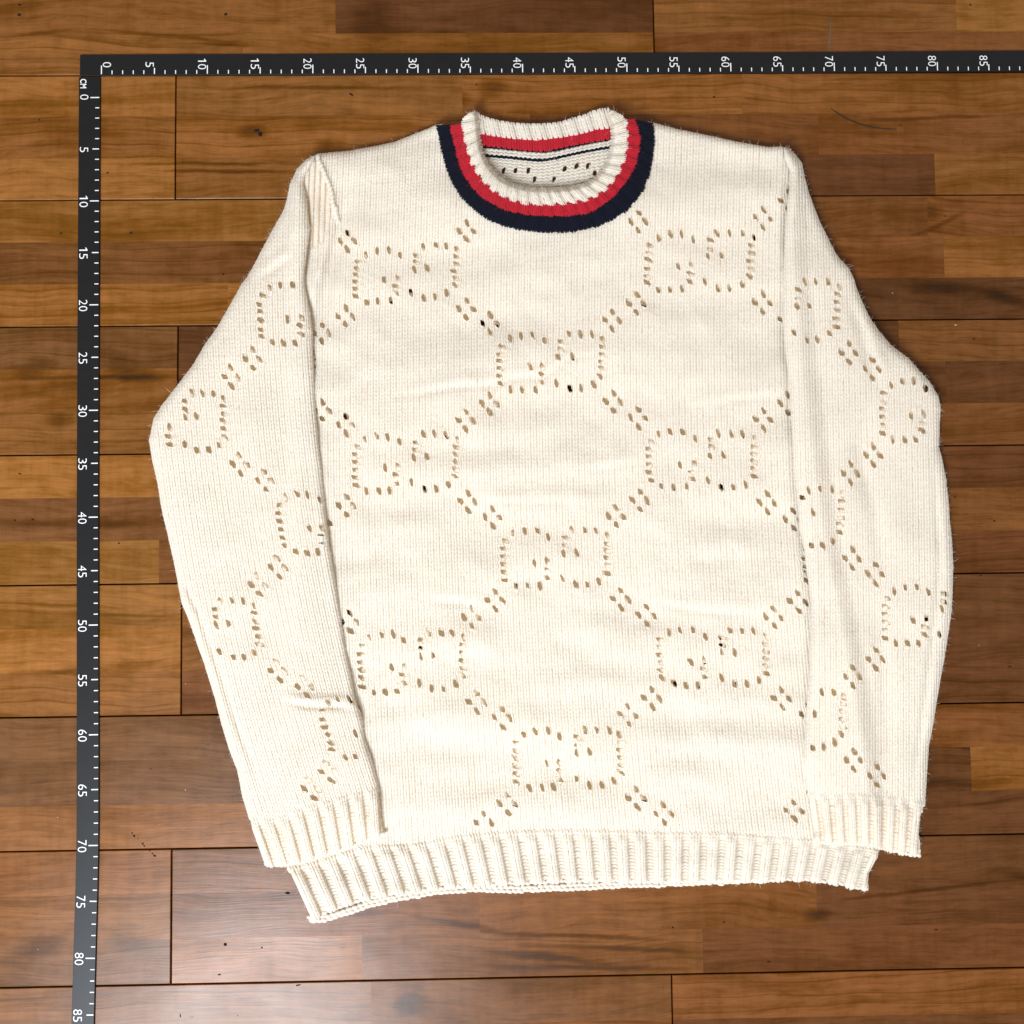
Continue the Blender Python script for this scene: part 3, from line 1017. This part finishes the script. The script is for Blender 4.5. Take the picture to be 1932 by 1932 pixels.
class Panel:
    def __init__(self, fmap, height, sdf=None, R=13.0, holes=None, rib=0.0, dz=0.0, hv=None, fade=0.0):
        self.fade = fade
        self.fmap, self.height, self.sdf, self.R = fmap, height, sdf, R
        self.holes = holes if holes is not None else np.zeros((0, 5))
        self.rib, self.dz, self.hv = rib, dz, hv
        self.V, self.F, self.n = [], [], 0
        self.M = []

    def warp(self, px, py, cen):
        """open the eyelets: push yarn away from each hole; cen = stitch centres per row"""
        H = self.holes
        rm = []
        for hx_, hy_, a, b, ang in H:
            sel = np.nonzero((np.abs(cen[:, 0] - hx_) < 34) & (np.abs(cen[:, 1] - hy_) < 34))[0]
            if not len(sel):
                continue
            c, s = math.cos(ang), math.sin(ang)
            X = px[sel] - hx_
            Yv = py[sel] - hy_
            lx = (X * c + Yv * s) / a
            ly = (-X * s + Yv * c) / b
            r = np.sqrt(lx * lx + ly * ly) + 1e-6
            K = 2.5
            f = np.where(r < K, (1.0 + r * (K - 1.0) / K) / r, 1.0)
            lx *= f
            ly *= f
            px[sel] = hx_ + (lx * a) * c - (ly * b) * s
            py[sel] = hy_ + (lx * a) * s + (ly * b) * c
            rm.append((sel, hx_, hy_, a, b, c, s))
        return rm

    def place(self, px, py, dn, u=None, v=None):
        h = self.height(px, py) if not np.isscalar(self.height) else np.full(px.shape, self.height)
        h = h + self.dz
        if self.hv is not None:
            h = h + self.hv(u, v)
        if self.rib and u is not None:
            fade = smoothstep(-0.6, self.fade, v) if self.fade else 1.0
            dn = dn + self.rib * fade * (rib_profile(u) - 0.6) + (1 - fade) * (-2.0)
        if self.sdf is not None:
            R = self.R
            d = self.sdf.d(px, py)
            gx = self.sdf.gx(px, py)
            gy = self.sdf.gy(px, py)
            th = np.clip((R - d) / R, 0, math.pi * 0.97)
            tgt = np.where(d < R, R - R * np.sin(th), d)
            tgt = tgt - dn * np.sin(th) * (d < R)
            mv = tgt - d
            px = px + gx * mv
            py = py + gy * mv
            z = h - (R / PXM) * (1 - np.cos(th)) + dn / PXM * np.cos(th)
        else:
            z = h + dn / PXM
        z = np.maximum(z, 0.0004)
        return unproj(px, py, z)

    def stitches(self, I, J, template, keep=None, jit=0.03, scale=1.0):
        I = np.asarray(I, float)
        J = np.asarray(J, float)
        cx, cy = self.fmap(I, J)
        ok = np.ones(len(I), bool)
        if self.sdf is not None:
            ok &= self.sdf.d(cx, cy) > -1.75 * self.R
        if keep is not None:
            ok &= keep(cx, cy)
        I, J, cx, cy = I[ok], J[ok], cx[ok], cy[ok]
        if not len(I):
            return
        T, Fq = template
        n, k = len(I), len(T)
        j1 = rng.normal(0, jit * 0.4, (n, 1))
        j2 = rng.normal(0, jit, (n, 1))
        j3 = 1 + rng.normal(0, 0.07, (n, 1))
        jr = 1 + rng.normal(0, 0.04, (n, 1))
        u = I[:, None] + T[None, :, 0] * jr * scale + j1
        v = J[:, None] + T[None, :, 1] * scale + j2
        dn = T[None, :, 2] * j3 * scale
        px, py = self.fmap(u, v)
        rm = self.warp(px, py, np.stack([cx, cy], 1))
        fk = np.ones((n, len(Fq)), bool)
        for sel, hx_, hy_, a, b, c, s in rm:
            X = px[sel][:, Fq].mean(2) - hx_
            Yv = py[sel][:, Fq].mean(2) - hy_
            r = ((X * c + Yv * s) / a) ** 2 + ((-X * s + Yv * c) / b) ** 2
            fk[sel] &= r > 1.2
        P = self.place(px, py, dn, u, v).reshape(-1, 3)
        Fa = (Fq[None] + (np.arange(n) * k)[:, None, None])[fk] + self.n
        self.V.append(P)
        self.F.append(Fa)
        self.M.append(0)
        self.n += len(P)

    def sheet(self, u0, u1, v0, v1, step_u, step_v, keep=None, dn=0.5, below=0.0):
        us = np.arange(u0, u1 + 1e-6, step_u)
        vs = np.arange(v0, v1 + 1e-6, step_v)
        U, Vv = np.meshgrid(us, vs)
        px, py = self.fmap(U, Vv)
        ny, nx = U.shape
        pxf, pyf = px.ravel().copy(), py.ravel().copy()
        Uf, Vf = U.ravel(), Vv.ravel()
        cen = np.stack([pxf, pyf], 1)
        rm = self.warp(pxf[:, None], pyf[:, None], cen)
        # warp works on copies of views, so apply again on the flat arrays
        idx = np.arange(nx * ny).reshape(ny, nx)
        Fq = np.stack([idx[:-1, :-1], idx[:-1, 1:], idx[1:, 1:], idx[1:, :-1]], -1).reshape(-1, 4)
        fx = pxf[Fq].mean(1)
        fy = pyf[Fq].mean(1)
        ok = np.ones(len(Fq), bool)
        if self.sdf is not None:
            ok &= self.sdf.d(fx, fy) > -1.6 * self.R
        if keep is not None:
            ok &= keep(fx, fy)
        for hx_, hy_, a, b, ang in self.holes:
            c, s = math.cos(ang), math.sin(ang)
            near = np.nonzero(ok & (np.abs(fx - hx_) < 20) & (np.abs(fy - hy_) < 20))[0]
            X, Yv = fx[near] - hx_, fy[near] - hy_
            r = ((X * c + Yv * s) / a) ** 2 + ((-X * s + Yv * c) / b) ** 2
            ok[near[r < 1.2]] = False
        Fq = Fq[ok]
        P = self.place(pxf, pyf, np.full(pxf.shape, dn), Uf, Vf)
        P[:, 2] = np.maximum(P[:, 2] - below, 0.0003)
        used = np.unique(Fq)
        remap = np.full(len(P), -1)
        remap[used] = np.arange(len(used))
        self.V.append(P[used])
        self.F.append(remap[Fq] + self.n)
        self.M.append(1)
        self.n += len(used)

    def fuzz(self, count, length=0.0042):
        """stray fibres standing off the yarn"""
        if not self.V:
            return
        P = np.concatenate(self.V)
        base = P[rng.integers(0, len(P), count)]
        d = rng.standard_normal((count, 3))
        d[:, 2] = np.abs(d[:, 2]) * 0.7
        d /= np.linalg.norm(d, axis=1)[:, None]
        L_ = length * rng.uniform(0.4, 1.2, (count, 1))
        side = np.cross(d, rng.standard_normal((count, 3)))
        side /= np.linalg.norm(side, axis=1)[:, None]
        w = 0.00008
        bend = rng.standard_normal((count, 3)) * 0.35 * L_
        m = base + d * L_ * 0.55 + bend * 0.4
        e = base + d * L_ + bend
        V = np.stack([base - side * w, base + side * w, m + side * w, m - side * w, e], 1)
        V[..., 2] = np.maximum(V[..., 2], 0.0004)
        k = np.arange(count)[:, None] * 5 + self.n
        q = np.concatenate([k + 0, k + 1, k + 2, k + 3], 1)
        t = np.concatenate([k + 3, k + 2, k + 4, k + 4], 1)
        self.V.append(V.reshape(-1, 3))
        self.F.append(q)
        self.M.append(0)
        self.tri = np.concatenate([k + 3, k + 2, k + 4], 1)
        self.n += count * 5

    def build(self, name, mat, parent):
        V = np.concatenate(self.V)
        F = [np.concatenate(self.F)]
        if hasattr(self, 'tri'):
            F.append(self.tri)
        mi = np.concatenate([np.full(len(f), m) for f, m in zip(self.F, self.M)] + [np.zeros(len(f)) for f in F[1:]])
        return mesh_obj(name, V, F, [mat, LINING if mat is CREAM else mat, UNDER], parent, smooth=True, mat_idx=mi)

    def absorb(self, other):
        self.V += other.V
        self.F += [f + self.n for f in other.F]
        self.M += other.M
        self.n += other.n


# ---- fabric maps
def fit_map(anch, terms):
    A_ = np.array([terms(u, v) for u, v, _, _ in anch], float)
    cx = np.linalg.lstsq(A_, np.array([a[2] for a in anch], float), rcond=None)[0]
    cy = np.linalg.lstsq(A_, np.array([a[3] for a in anch], float), rcond=None)[0]

    def f(u, v):
        T = terms(u, v)
        return sum(c * t for c, t in zip(cx, T)), sum(c * t for c, t in zip(cy, T))
    return f


PU, PV = 25.0, 25.4
body_anch = [(0, 0, 766, 515), (2, 0, 1320, 491), (1, 1, 1043, 690), (0, 2, 762, 870), (2, 2, 1320, 865),
             (1, 3, 1048, 1047), (0, 4, 781, 1252), (2, 4, 1349, 1243), (1, 5, 1068, 1428)]
o1 = lambda u: 1.0 + 0.0 * u
body_map = fit_map([(a * PU, b * PV, x, y) for a, b, x, y in body_anch],
                   lambda u, v: (o1(u), u, v, u * v / 100, v * v / 100, u * u / 100, u * v * v / 1e4))
ls_anch = [(0, 0, 583, 592), (-1, 1, 333, 793), (0, 2, 620, 985), (-1, 3, 396, 1192), (0, 4, 705, 1370)]
ls_map = fit_map([(a * PU, b * PV, x, y) for a, b, x, y in ls_anch],
                 lambda u, v: (o1(u), u, v, v * v / 100))
rs_anch = [(0, 0, 1491, 590), (1, 1, 1752, 768), (0, 2, 1496, 978), (1, 3, 1767, 1163), (0, 4, 1497, 1358)]
rs_map = fit_map([(a * PU, b * PV, x, y) for a, b, x, y in rs_anch],
                 lambda u, v: (o1(u), u, v, v * v / 100))

# eyelet chart of one motif: (wale, course, kind)
GL = [(-7, -6.3, 't'), (-5, -7, 't'), (-3, -7, 't'), (-1.1, -5.4, 't'),
      (-8.3, -4.4, 'l'), (-8.6, -2.4, 'l'), (-8.7, -.5, 'l'), (-8.7, 1.5, 'l'), (-8.7, 3.5, 'l'), (-8.7, 5.4, 'l'),
      (-6.8, 7, 't'), (-4.8, 7.2, 't'), (-2.8, 7.2, 't'), (-1.7, 5.2, 'l'), (-1.7, 3.1, 'l'), (-1.4, 1.1, 't'), (-3.6, 1.3, 't')]
GR = [(3, -7, 't'), (5, -7, 't'), (7, -6.8, 't'), (8.8, -5.5, 't'), (8.7, -3.6, 'l'), (8.6, -1.7, 'l'), (8.5, .2, 'l'),
      (8.5, 2.1, 'l'), (8.4, 4, 'l'), (7.1, 6, 't'), (5.1, 7, 't'), (3.1, 7, 't'), (1, 5.3, 't'),
      (1.8, -5, 'l'), (1.7, -3, 'l'), (1.5, -1.1, 't'), (3.6, -1.3, 't')]
DIA = [(.1, -2.2), (1.2, 0.1), (-1.25, -.1), (0, 2.2)]


def motif_holes(fmap, cells, region=None):
    H = []

    def put(u, v, kind):
        x, y = fmap(np.array([float(u)]), np.array([float(v)]))
        x2, y2 = fmap(np.array([float(u)]), np.array([float(v) + 1]))
        tilt = -math.atan2(float(x2[0] - x[0]), float(y2[0] - y[0]))
        sc = rng.uniform(0.82, 1.12)
        if kind == 't':
            a, b, t = 3.4, 7.2, -0.34
        elif kind == 'l':
            a, b, t = 7.2, 3.2, 0.46
        else:
            a, b, t = 3.5, 7.6, -0.62
        H.append((float(x[0]), float(y[0]), a * sc, b * rng.uniform(0.85, 1.1), tilt + t + rng.normal(0, 0.12)))
    for i, j in cells:
        cu, cv = i * PU, j * PV
        for u, v, k in GL + GR:
            put(cu + u + rng.normal(0, .08), cv + v + rng.normal(0, .1), k)
        for si in (-1, 1):
            for fr in (0.42, 0.585):
                for du, dv in DIA:
                    put(cu + si * fr * PU + du, cv + fr * PV + dv, 'd')
    H = np.array(H)
    if region is not None:
        H = H[region(H[:, 0], H[:, 1])]
    return H


cells_body = [(i, j) for j in range(-3, 6) for i in range(-3, 6) if (i + j) % 2 == 0]
NECK_POLY = [tuple(p) for p in N_OUT] + [(1160, 190), (880, 190)]
NECK_IN = [tuple(p) for p in (np.array(N_OUT) * 0.9 + np.array([1028, 320]) * 0.1)] + [(1150, 150), (900, 150)]
neck_sdf = SDF([(x, y) for x, y in N_OUT] + [(1225, 180), (830, 180)])
hem_line = np.array(HEM_TOP, float)
hem_y = lambda x: np.interp(x, hem_line[:, 0], hem_line[:, 1])
above_hem = lambda x, y: y < hem_y(x) + 3.0
not_neck = lambda x, y: neck_sdf.d(x, y) < 9.0
holes_body = motif_holes(body_map, cells_body,
                         lambda x, y: (sdf_body.d(x, y) > 6) & (neck_sdf.d(x, y) < -7) & (y < hem_y(x) - 8)
                         & ~((x < 626) & (y < 560)) & ~((x < 668) & (y < 385)) & ~((x > 1440) & (y < 345)))
lc_line = np.array([(440, 1540), (492, 1548), (517, 1548), (539, 1540), (567, 1530), (599, 1520), (629, 1514), (657, 1503),
                    (694, 1497), (740, 1487)], float)
rc_line = np.array([(1500, 1498), (1531, 1499), (1556, 1501), (1584, 1504), (1614, 1501), (1644, 1504), (1679, 1506),
                    (1699, 1509), (1726, 1514), (1790, 1520)], float)
lc_y = lambda x: np.interp(x, lc_line[:, 0], lc_line[:, 1])
rc_y = lambda x: np.interp(x, rc_line[:, 0], rc_line[:, 1])
holes_l = motif_holes(ls_map, [(0, 0), (-1, 1), (0, 2), (-1, 3), (0, 4), (-2, 2), (-2, 0), (-2, 4), (1, 1), (1, 3)],
                      lambda x, y: (sdf_l.d(x, y) > 7) & (y < lc_y(x) - 10) & (y > 500)
                      & ~((x < 400) & (y > 740) & (sdf_l.d(x, y) < 26)))
holes_r = motif_holes(rs_map, [(0, 0), (1, 1), (0, 2), (1, 3), (0, 4), (2, 2), (2, 4), (-1, 1), (-1, 3)],
                      lambda x, y: (sdf_r.d(x, y) > 7) & (y < rc_y(x) - 10) & (y > 500))


def grid(u0, u1, v0, v1):
    U, Vv = np.meshgrid(np.arange(u0, u1), np.arange(v0, v1))
    return U.ravel().astype(float), Vv.ravel().astype(float)


def strip_map(T, B2, NU, NV, n=400):
    T = smooth_line(T, n)
    B2 = smooth_line(B2, n)

    def f(u, v):
        s = np.clip(u / NU, -0.02, 1.02) * (n - 1)
        i = np.clip(s.astype(int), 0, n - 2)
        a = s - i
        t = v / NV
        x = (T[i, 0] * (1 - a) + T[i + 1, 0] * a) * (1 - t) + (B2[i, 0] * (1 - a) + B2[i + 1, 0] * a) * t
        y = (T[i, 1] * (1 - a) + T[i + 1, 1] * a) * (1 - t) + (B2[i, 1] * (1 - a) + B2[i + 1, 1] * a) * t
        return x, y
    return f


# bound-off edges
def edge_rope(line, height, name, mat, parent, n, size=1.0, sdf=None, dz=0.0, template=None, wid=7.0):
    L_ = smooth_line(line, 300)
    T = np.gradient(L_, axis=0)
    T /= np.linalg.norm(T, axis=1)[:, None]
    Nn = np.stack([-T[:, 1], T[:, 0]], 1)
    pp = Panel(strip_map(L_ - Nn * wid / 2, L_ + Nn * wid / 2, n, 1.0), height, sdf, 6.0, dz=dz)
    I_ = np.arange(n) + 0.5
    pp.stitches(I_, np.full(n, 0.5), template or BEAD, jit=0.09, scale=size)
    return pp


sweater = empty('sweater', (0.0, 0.0, 0.0))
tag(sweater, 'cream knitted pullover with eyelet pattern and navy, red and white striped neckband', 'sweater')
FB, FL, FR = Field(H_body), Field(H_l), Field(H_r)

# front
p = Panel(body_map, FB, sdf_body, 12.0, holes_body)
I, J = grid(-26, 84, -50, 162)
keep_f = lambda x, y: above_hem(x, y) & not_neck(x, y)
CAP_POLY = [(598, 288), (612, 325), (622, 350), (631, 388), (630, 412), (618, 440), (600, 470), (552, 470), (545, 300)]
in_cap = lambda x, y: inside(CAP_POLY, x, y)
p.stitches(I, J, KNIT, lambda x, y: keep_f(x, y) & ~in_cap(x, y))
p.stitches(np.concatenate([I, I]), np.concatenate([J, J + 0.5]), PURL, lambda x, y: keep_f(x, y) & in_cap(x, y), scale=0.7)
p.sheet(-26, 84, -50, 163, 0.5, 0.5, keep_f)
p.fuzz(20000)
p.absorb(edge_rope(CAP_L, FB, '', CREAM, None, 17, 1.1, dz=0.0012, wid=10.0))
front = p.build('front_panel', CREAM, sweater)

# back (one layer below, seen through the eyelets and inside the neck)
back_holes = motif_holes(lambda u, v: body_map(u + 2.5, v + 1.6), cells_body,
                         lambda x, y: (rng.random(x.shape) < 0.14) & (sdf_body.d(x, y) > 12) & (neck_sdf.d(x, y) < -14) & (y < 1560))
p = Panel(body_map, Field(np.maximum(H_body - 0.0086, 0.0030)), None, 12.0, back_holes)
inb = lambda x, y: (sdf_body.d(x, y) > 7) & (neck_sdf.d(x, y) < 16) & (y < hem_y(x) + 14)
p.sheet(-26, 84, -50, 163, 0.5, 0.5, inb, dn=0.0)
back = p.build('back_panel', UNDER, sweater)
WIN_B = [(885, 372), (960, 384), (1025, 386), (1090, 384), (1172, 368)]
wz = [(697, 500), (775, 500), (860, 500), (900, 560), (1030, 560), (1105, 490), (1185, 470), (1262, 470), (1305, 520), (620, 450)]
win_holes = np.array([(754.7 + a * .28126, 181.1 + b * .28126, 2.8, 5.4, 0.45 if a > 900 else 0.3) for a, b in wz[:9]])
p = Panel(strip_map(BK_N2, WIN_B, 28, 14), 0.0068, None, holes=win_holes)
I, J = grid(0, 29, 0, 15)
p.stitches(I, J, PURL, jit=0.04)
p.sheet(-0.3, 28.3, 0, 14.5, 0.25, 0.25)
p.build('inner_back', CREAM, sweater)

# hem
NUH, NVH = 97, 15
hem = Panel(strip_map(HEM_TOP, HEM_BOT, NUH, NVH), FB, sdf_body, 9.0, rib=8.5, dz=0.0020, fade=3.0)
I, J = grid(0, NUH + 1, 0, NVH)
kn = np.mod(I, 3) < 2
I2 = np.where(kn, I + np.where(np.mod(I, 3) < 1, 0.5, 0.5), I)
hem.stitches(I[kn] + 0.5, J[kn] + 0.3, KNIT, jit=0.04)
hem.stitches(I[~kn] + 0.5, J[~kn] + 0.3, PURL_SOFT, jit=0.04)
hem.sheet(0, NUH, -0.3, NVH, 0.25, 0.5, dn=0.3)
hem.fuzz(3000)
hem.build('ribbed_hem', CREAM, sweater)
e1 = edge_rope(np.array(HEM_BOT) + [0, -3], FB, 'hem_edge', CREAM, sweater, 98, 1.05, dz=-0.0030, wid=9.0)
e1.fuzz(500)
e1.build('hem_edge', CREAM, sweater)
BACK_HEM = [(585, 1738), (618, 1736), (658, 1722), (708, 1706), (758, 1695), (808, 1687), (858, 1681), (895, 1679),
            (966, 1682), (1111, 1675), (1241, 1670), (1366, 1665), (1440, 1662)]
e2 = edge_rope(BACK_HEM, 0.0055, 'back_hem_edge', CREAM, sweater, 80, 1.1, wid=9.0)
e2.stitches(np.arange(80) + 0.1, np.full(80, -0.2), BEAD, jit=0.08, scale=1.1)
pb = Panel(strip_map([(x, y - 26) for x, y in BACK_HEM], BACK_HEM, 60, 6), 0.0045, None)
pb.sheet(0, 60, 0, 6, 0.5, 1.0, dn=0.0)
e2.absorb(pb)
e2.fuzz(500)
e2.build('back_hem', CREAM, sweater)


# sleeves
def sleeve(fmap, FH, sdf, holes, cuff_y, u0, u1, v0, v1, back_z_over, seed):
    p = Panel(fmap, FH, sdf, 13.0, holes)
    I, J = grid(u0, u1, v0, v1)
    kf = lambda x, y: y < cuff_y(x) + 3
    p.stitches(I, J, KNIT, kf)
    p.sheet(u0, u1, v0, v1, 0.5, 0.5, kf)
    p.fuzz(11000)
    # inner face of the lower layer
    low = Panel(fmap, Field(np.maximum(FH.A - 0.0086, 0.0012)), None, 13.0,
                np.array([(h[0] + 9 * math.sin(i * 1.7), h[1] + 7 * math.cos(i * 2.3), h[2] * .55, h[3] * .55, h[4])
                          for i, h in enumerate(holes) if i % 14 == 3]))
    low.sheet(u0, u1, v0, v1 + 16, 1.0, 1.0, lambda x, y: sdf.d(x, y) > 9, dn=0.0)
    low.M = [2] * len(low.M)
    p.absorb(low)
    return p.build('sleeve', CREAM, sweater)


sl = sleeve(ls_map, FL, sdf_l, holes_l, lc_y, -34, 14, -48, 132, 0.014, 1)
sl['label'] = 'sleeve beside the ruler that is printed CM'
sr = sleeve(rs_map, FR, sdf_r, holes_r, rc_y, -14, 42, -48, 132, 0.014, 2)


def cuff(top, bot, NU, NV, FH, sdf, rib=8.0):
    p = Panel(strip_map(top, bot, NU, NV), FH, sdf, 10.0, rib=rib, dz=0.0016, fade=3.0)
    I, J = grid(0, NU, 0, NV)
    kn = np.mod(I, 3) < 2
    p.stitches(I[kn] + 0.5, J[kn] + 0.3, KNIT, jit=0.05)
    p.stitches(I[~kn] + 0.5, J[~kn] + 0.3, PURL_SOFT, jit=0.05)
    p.sheet(0, NU, -0.3, NV, 0.25, 0.5, dn=0.3)
    e = edge_rope(np.array(bot) + [0, -2], FH, '', CREAM, None, int(NU * 0.95), 1.05, dz=-0.0025, wid=9.0)
    p.absorb(e)
    p.fuzz(1800)
    return p.build('cuff', CREAM, sweater)


cuff([(466, 1548), (492, 1547), (517, 1547), (539, 1539), (567, 1529), (599, 1519), (629, 1513), (657, 1502), (694, 1496), (722, 1489)],
     [(499, 1632), (517, 1635), (542, 1632), (582, 1625), (614, 1612), (652, 1602), (682, 1590), (707, 1582), (726, 1575)],
     27, 14, FL, sdf_l)
cuff([(1522, 1498), (1556, 1501), (1584, 1504), (1614, 1501), (1644, 1504), (1679, 1506), (1699, 1509), (1726, 1514), (1748, 1518)],
     [(1534, 1588), (1546, 1589), (1576, 1593), (1609, 1593), (1641, 1595), (1664, 1602), (1699, 1611), (1738, 1616)],
     27, 14, FR, sdf_r)

# neckband in front
collar = empty('neckband', (0, 0, 0))
collar.parent = sweater
NC = 75


def band(name, outer, inner, NV, z0, z1, mat, rib, shape=0.0, bulge=0.0, edge_drop=0.0):
    def hv(u, v):
        t = np.clip(v / NV, -0.1, 1.1)
        return z0 + (z1 - z0) * t + bulge * np.sin(np.pi * np.clip(t, 0, 1)) - edge_drop * smoothstep(0.72, 1.08, t)
    p = Panel(strip_map(outer, inner, NC, NV), FB, None, rib=rib, hv=hv)
    I, J = grid(0, NC, 0, NV)
    kn = np.mod(I, 3) < 2
    p.stitches(I[kn] + 0.5, J[kn] + 0.4, KNIT, jit=0.13)
    p.stitches(I[~kn] + 0.5, J[~kn] + 0.4, KNIT, jit=0.13)
    p.sheet(0, NC, -0.2, NV + 0.2, 0.25, 0.5, dn=0.3)
    p.fuzz(1400)
    return p.build(name, mat, collar)


N_RWW = [(885, 213), (876, 222)] + N_RW[:-1] + [(1180, 226), (1170, 216), (1155, 208)]
N_INW = [(893, 211), (902, 218)] + N_IN[1:-1] + [(1152, 235), (1146, 214)]
band('navy_stripe', N_OUT, N_NR, 5, 0.0032, 0.0056, NAVY, 2.8)
band('red_stripe', N_NR, N_RW, 4, 0.0062, 0.0078, RED, 3.4)
band('white_stripe', N_RWW, N_INW, 6, 0.0080, 0.0070, CREAM, 4.6, bulge=0.0015, edge_drop=0.009)


def back_band(name, top, bot, NU, NV, z, mat, rib, template=KNIT):
    p = Panel(strip_map(top, bot, NU, NV), z, None, rib=rib)
    I, J = grid(0, NU, 0, NV)
    p.stitches(I + 0.5, J + 0.45, template, jit=0.06)
    p.sheet(0, NU, -0.1, NV + 0.1, 0.25, 0.5, dn=0.3)
    p.fuzz(300)
    return p.build(name, mat, collar)


back_band('white_stripe', BK_T, BK_WR, 27, 4, 0.0125, CREAM, 4.8)
back_band('red_stripe', BK_WR, BK_RN, 27, 4, 0.0110, RED, 3.4)
back_band('navy_stripe', BK_RN, BK_N1, 27, 1, 0.0090, NAVY, 0.8, PURL)
back_band('white_stripe', BK_N1, BK_W2, 30, 2, 0.0085, CREAM, 0.0, PURL)
back_band('navy_stripe', BK_W2, BK_N2, 30, 1, 0.0080, NAVY, 0.0, PURL)
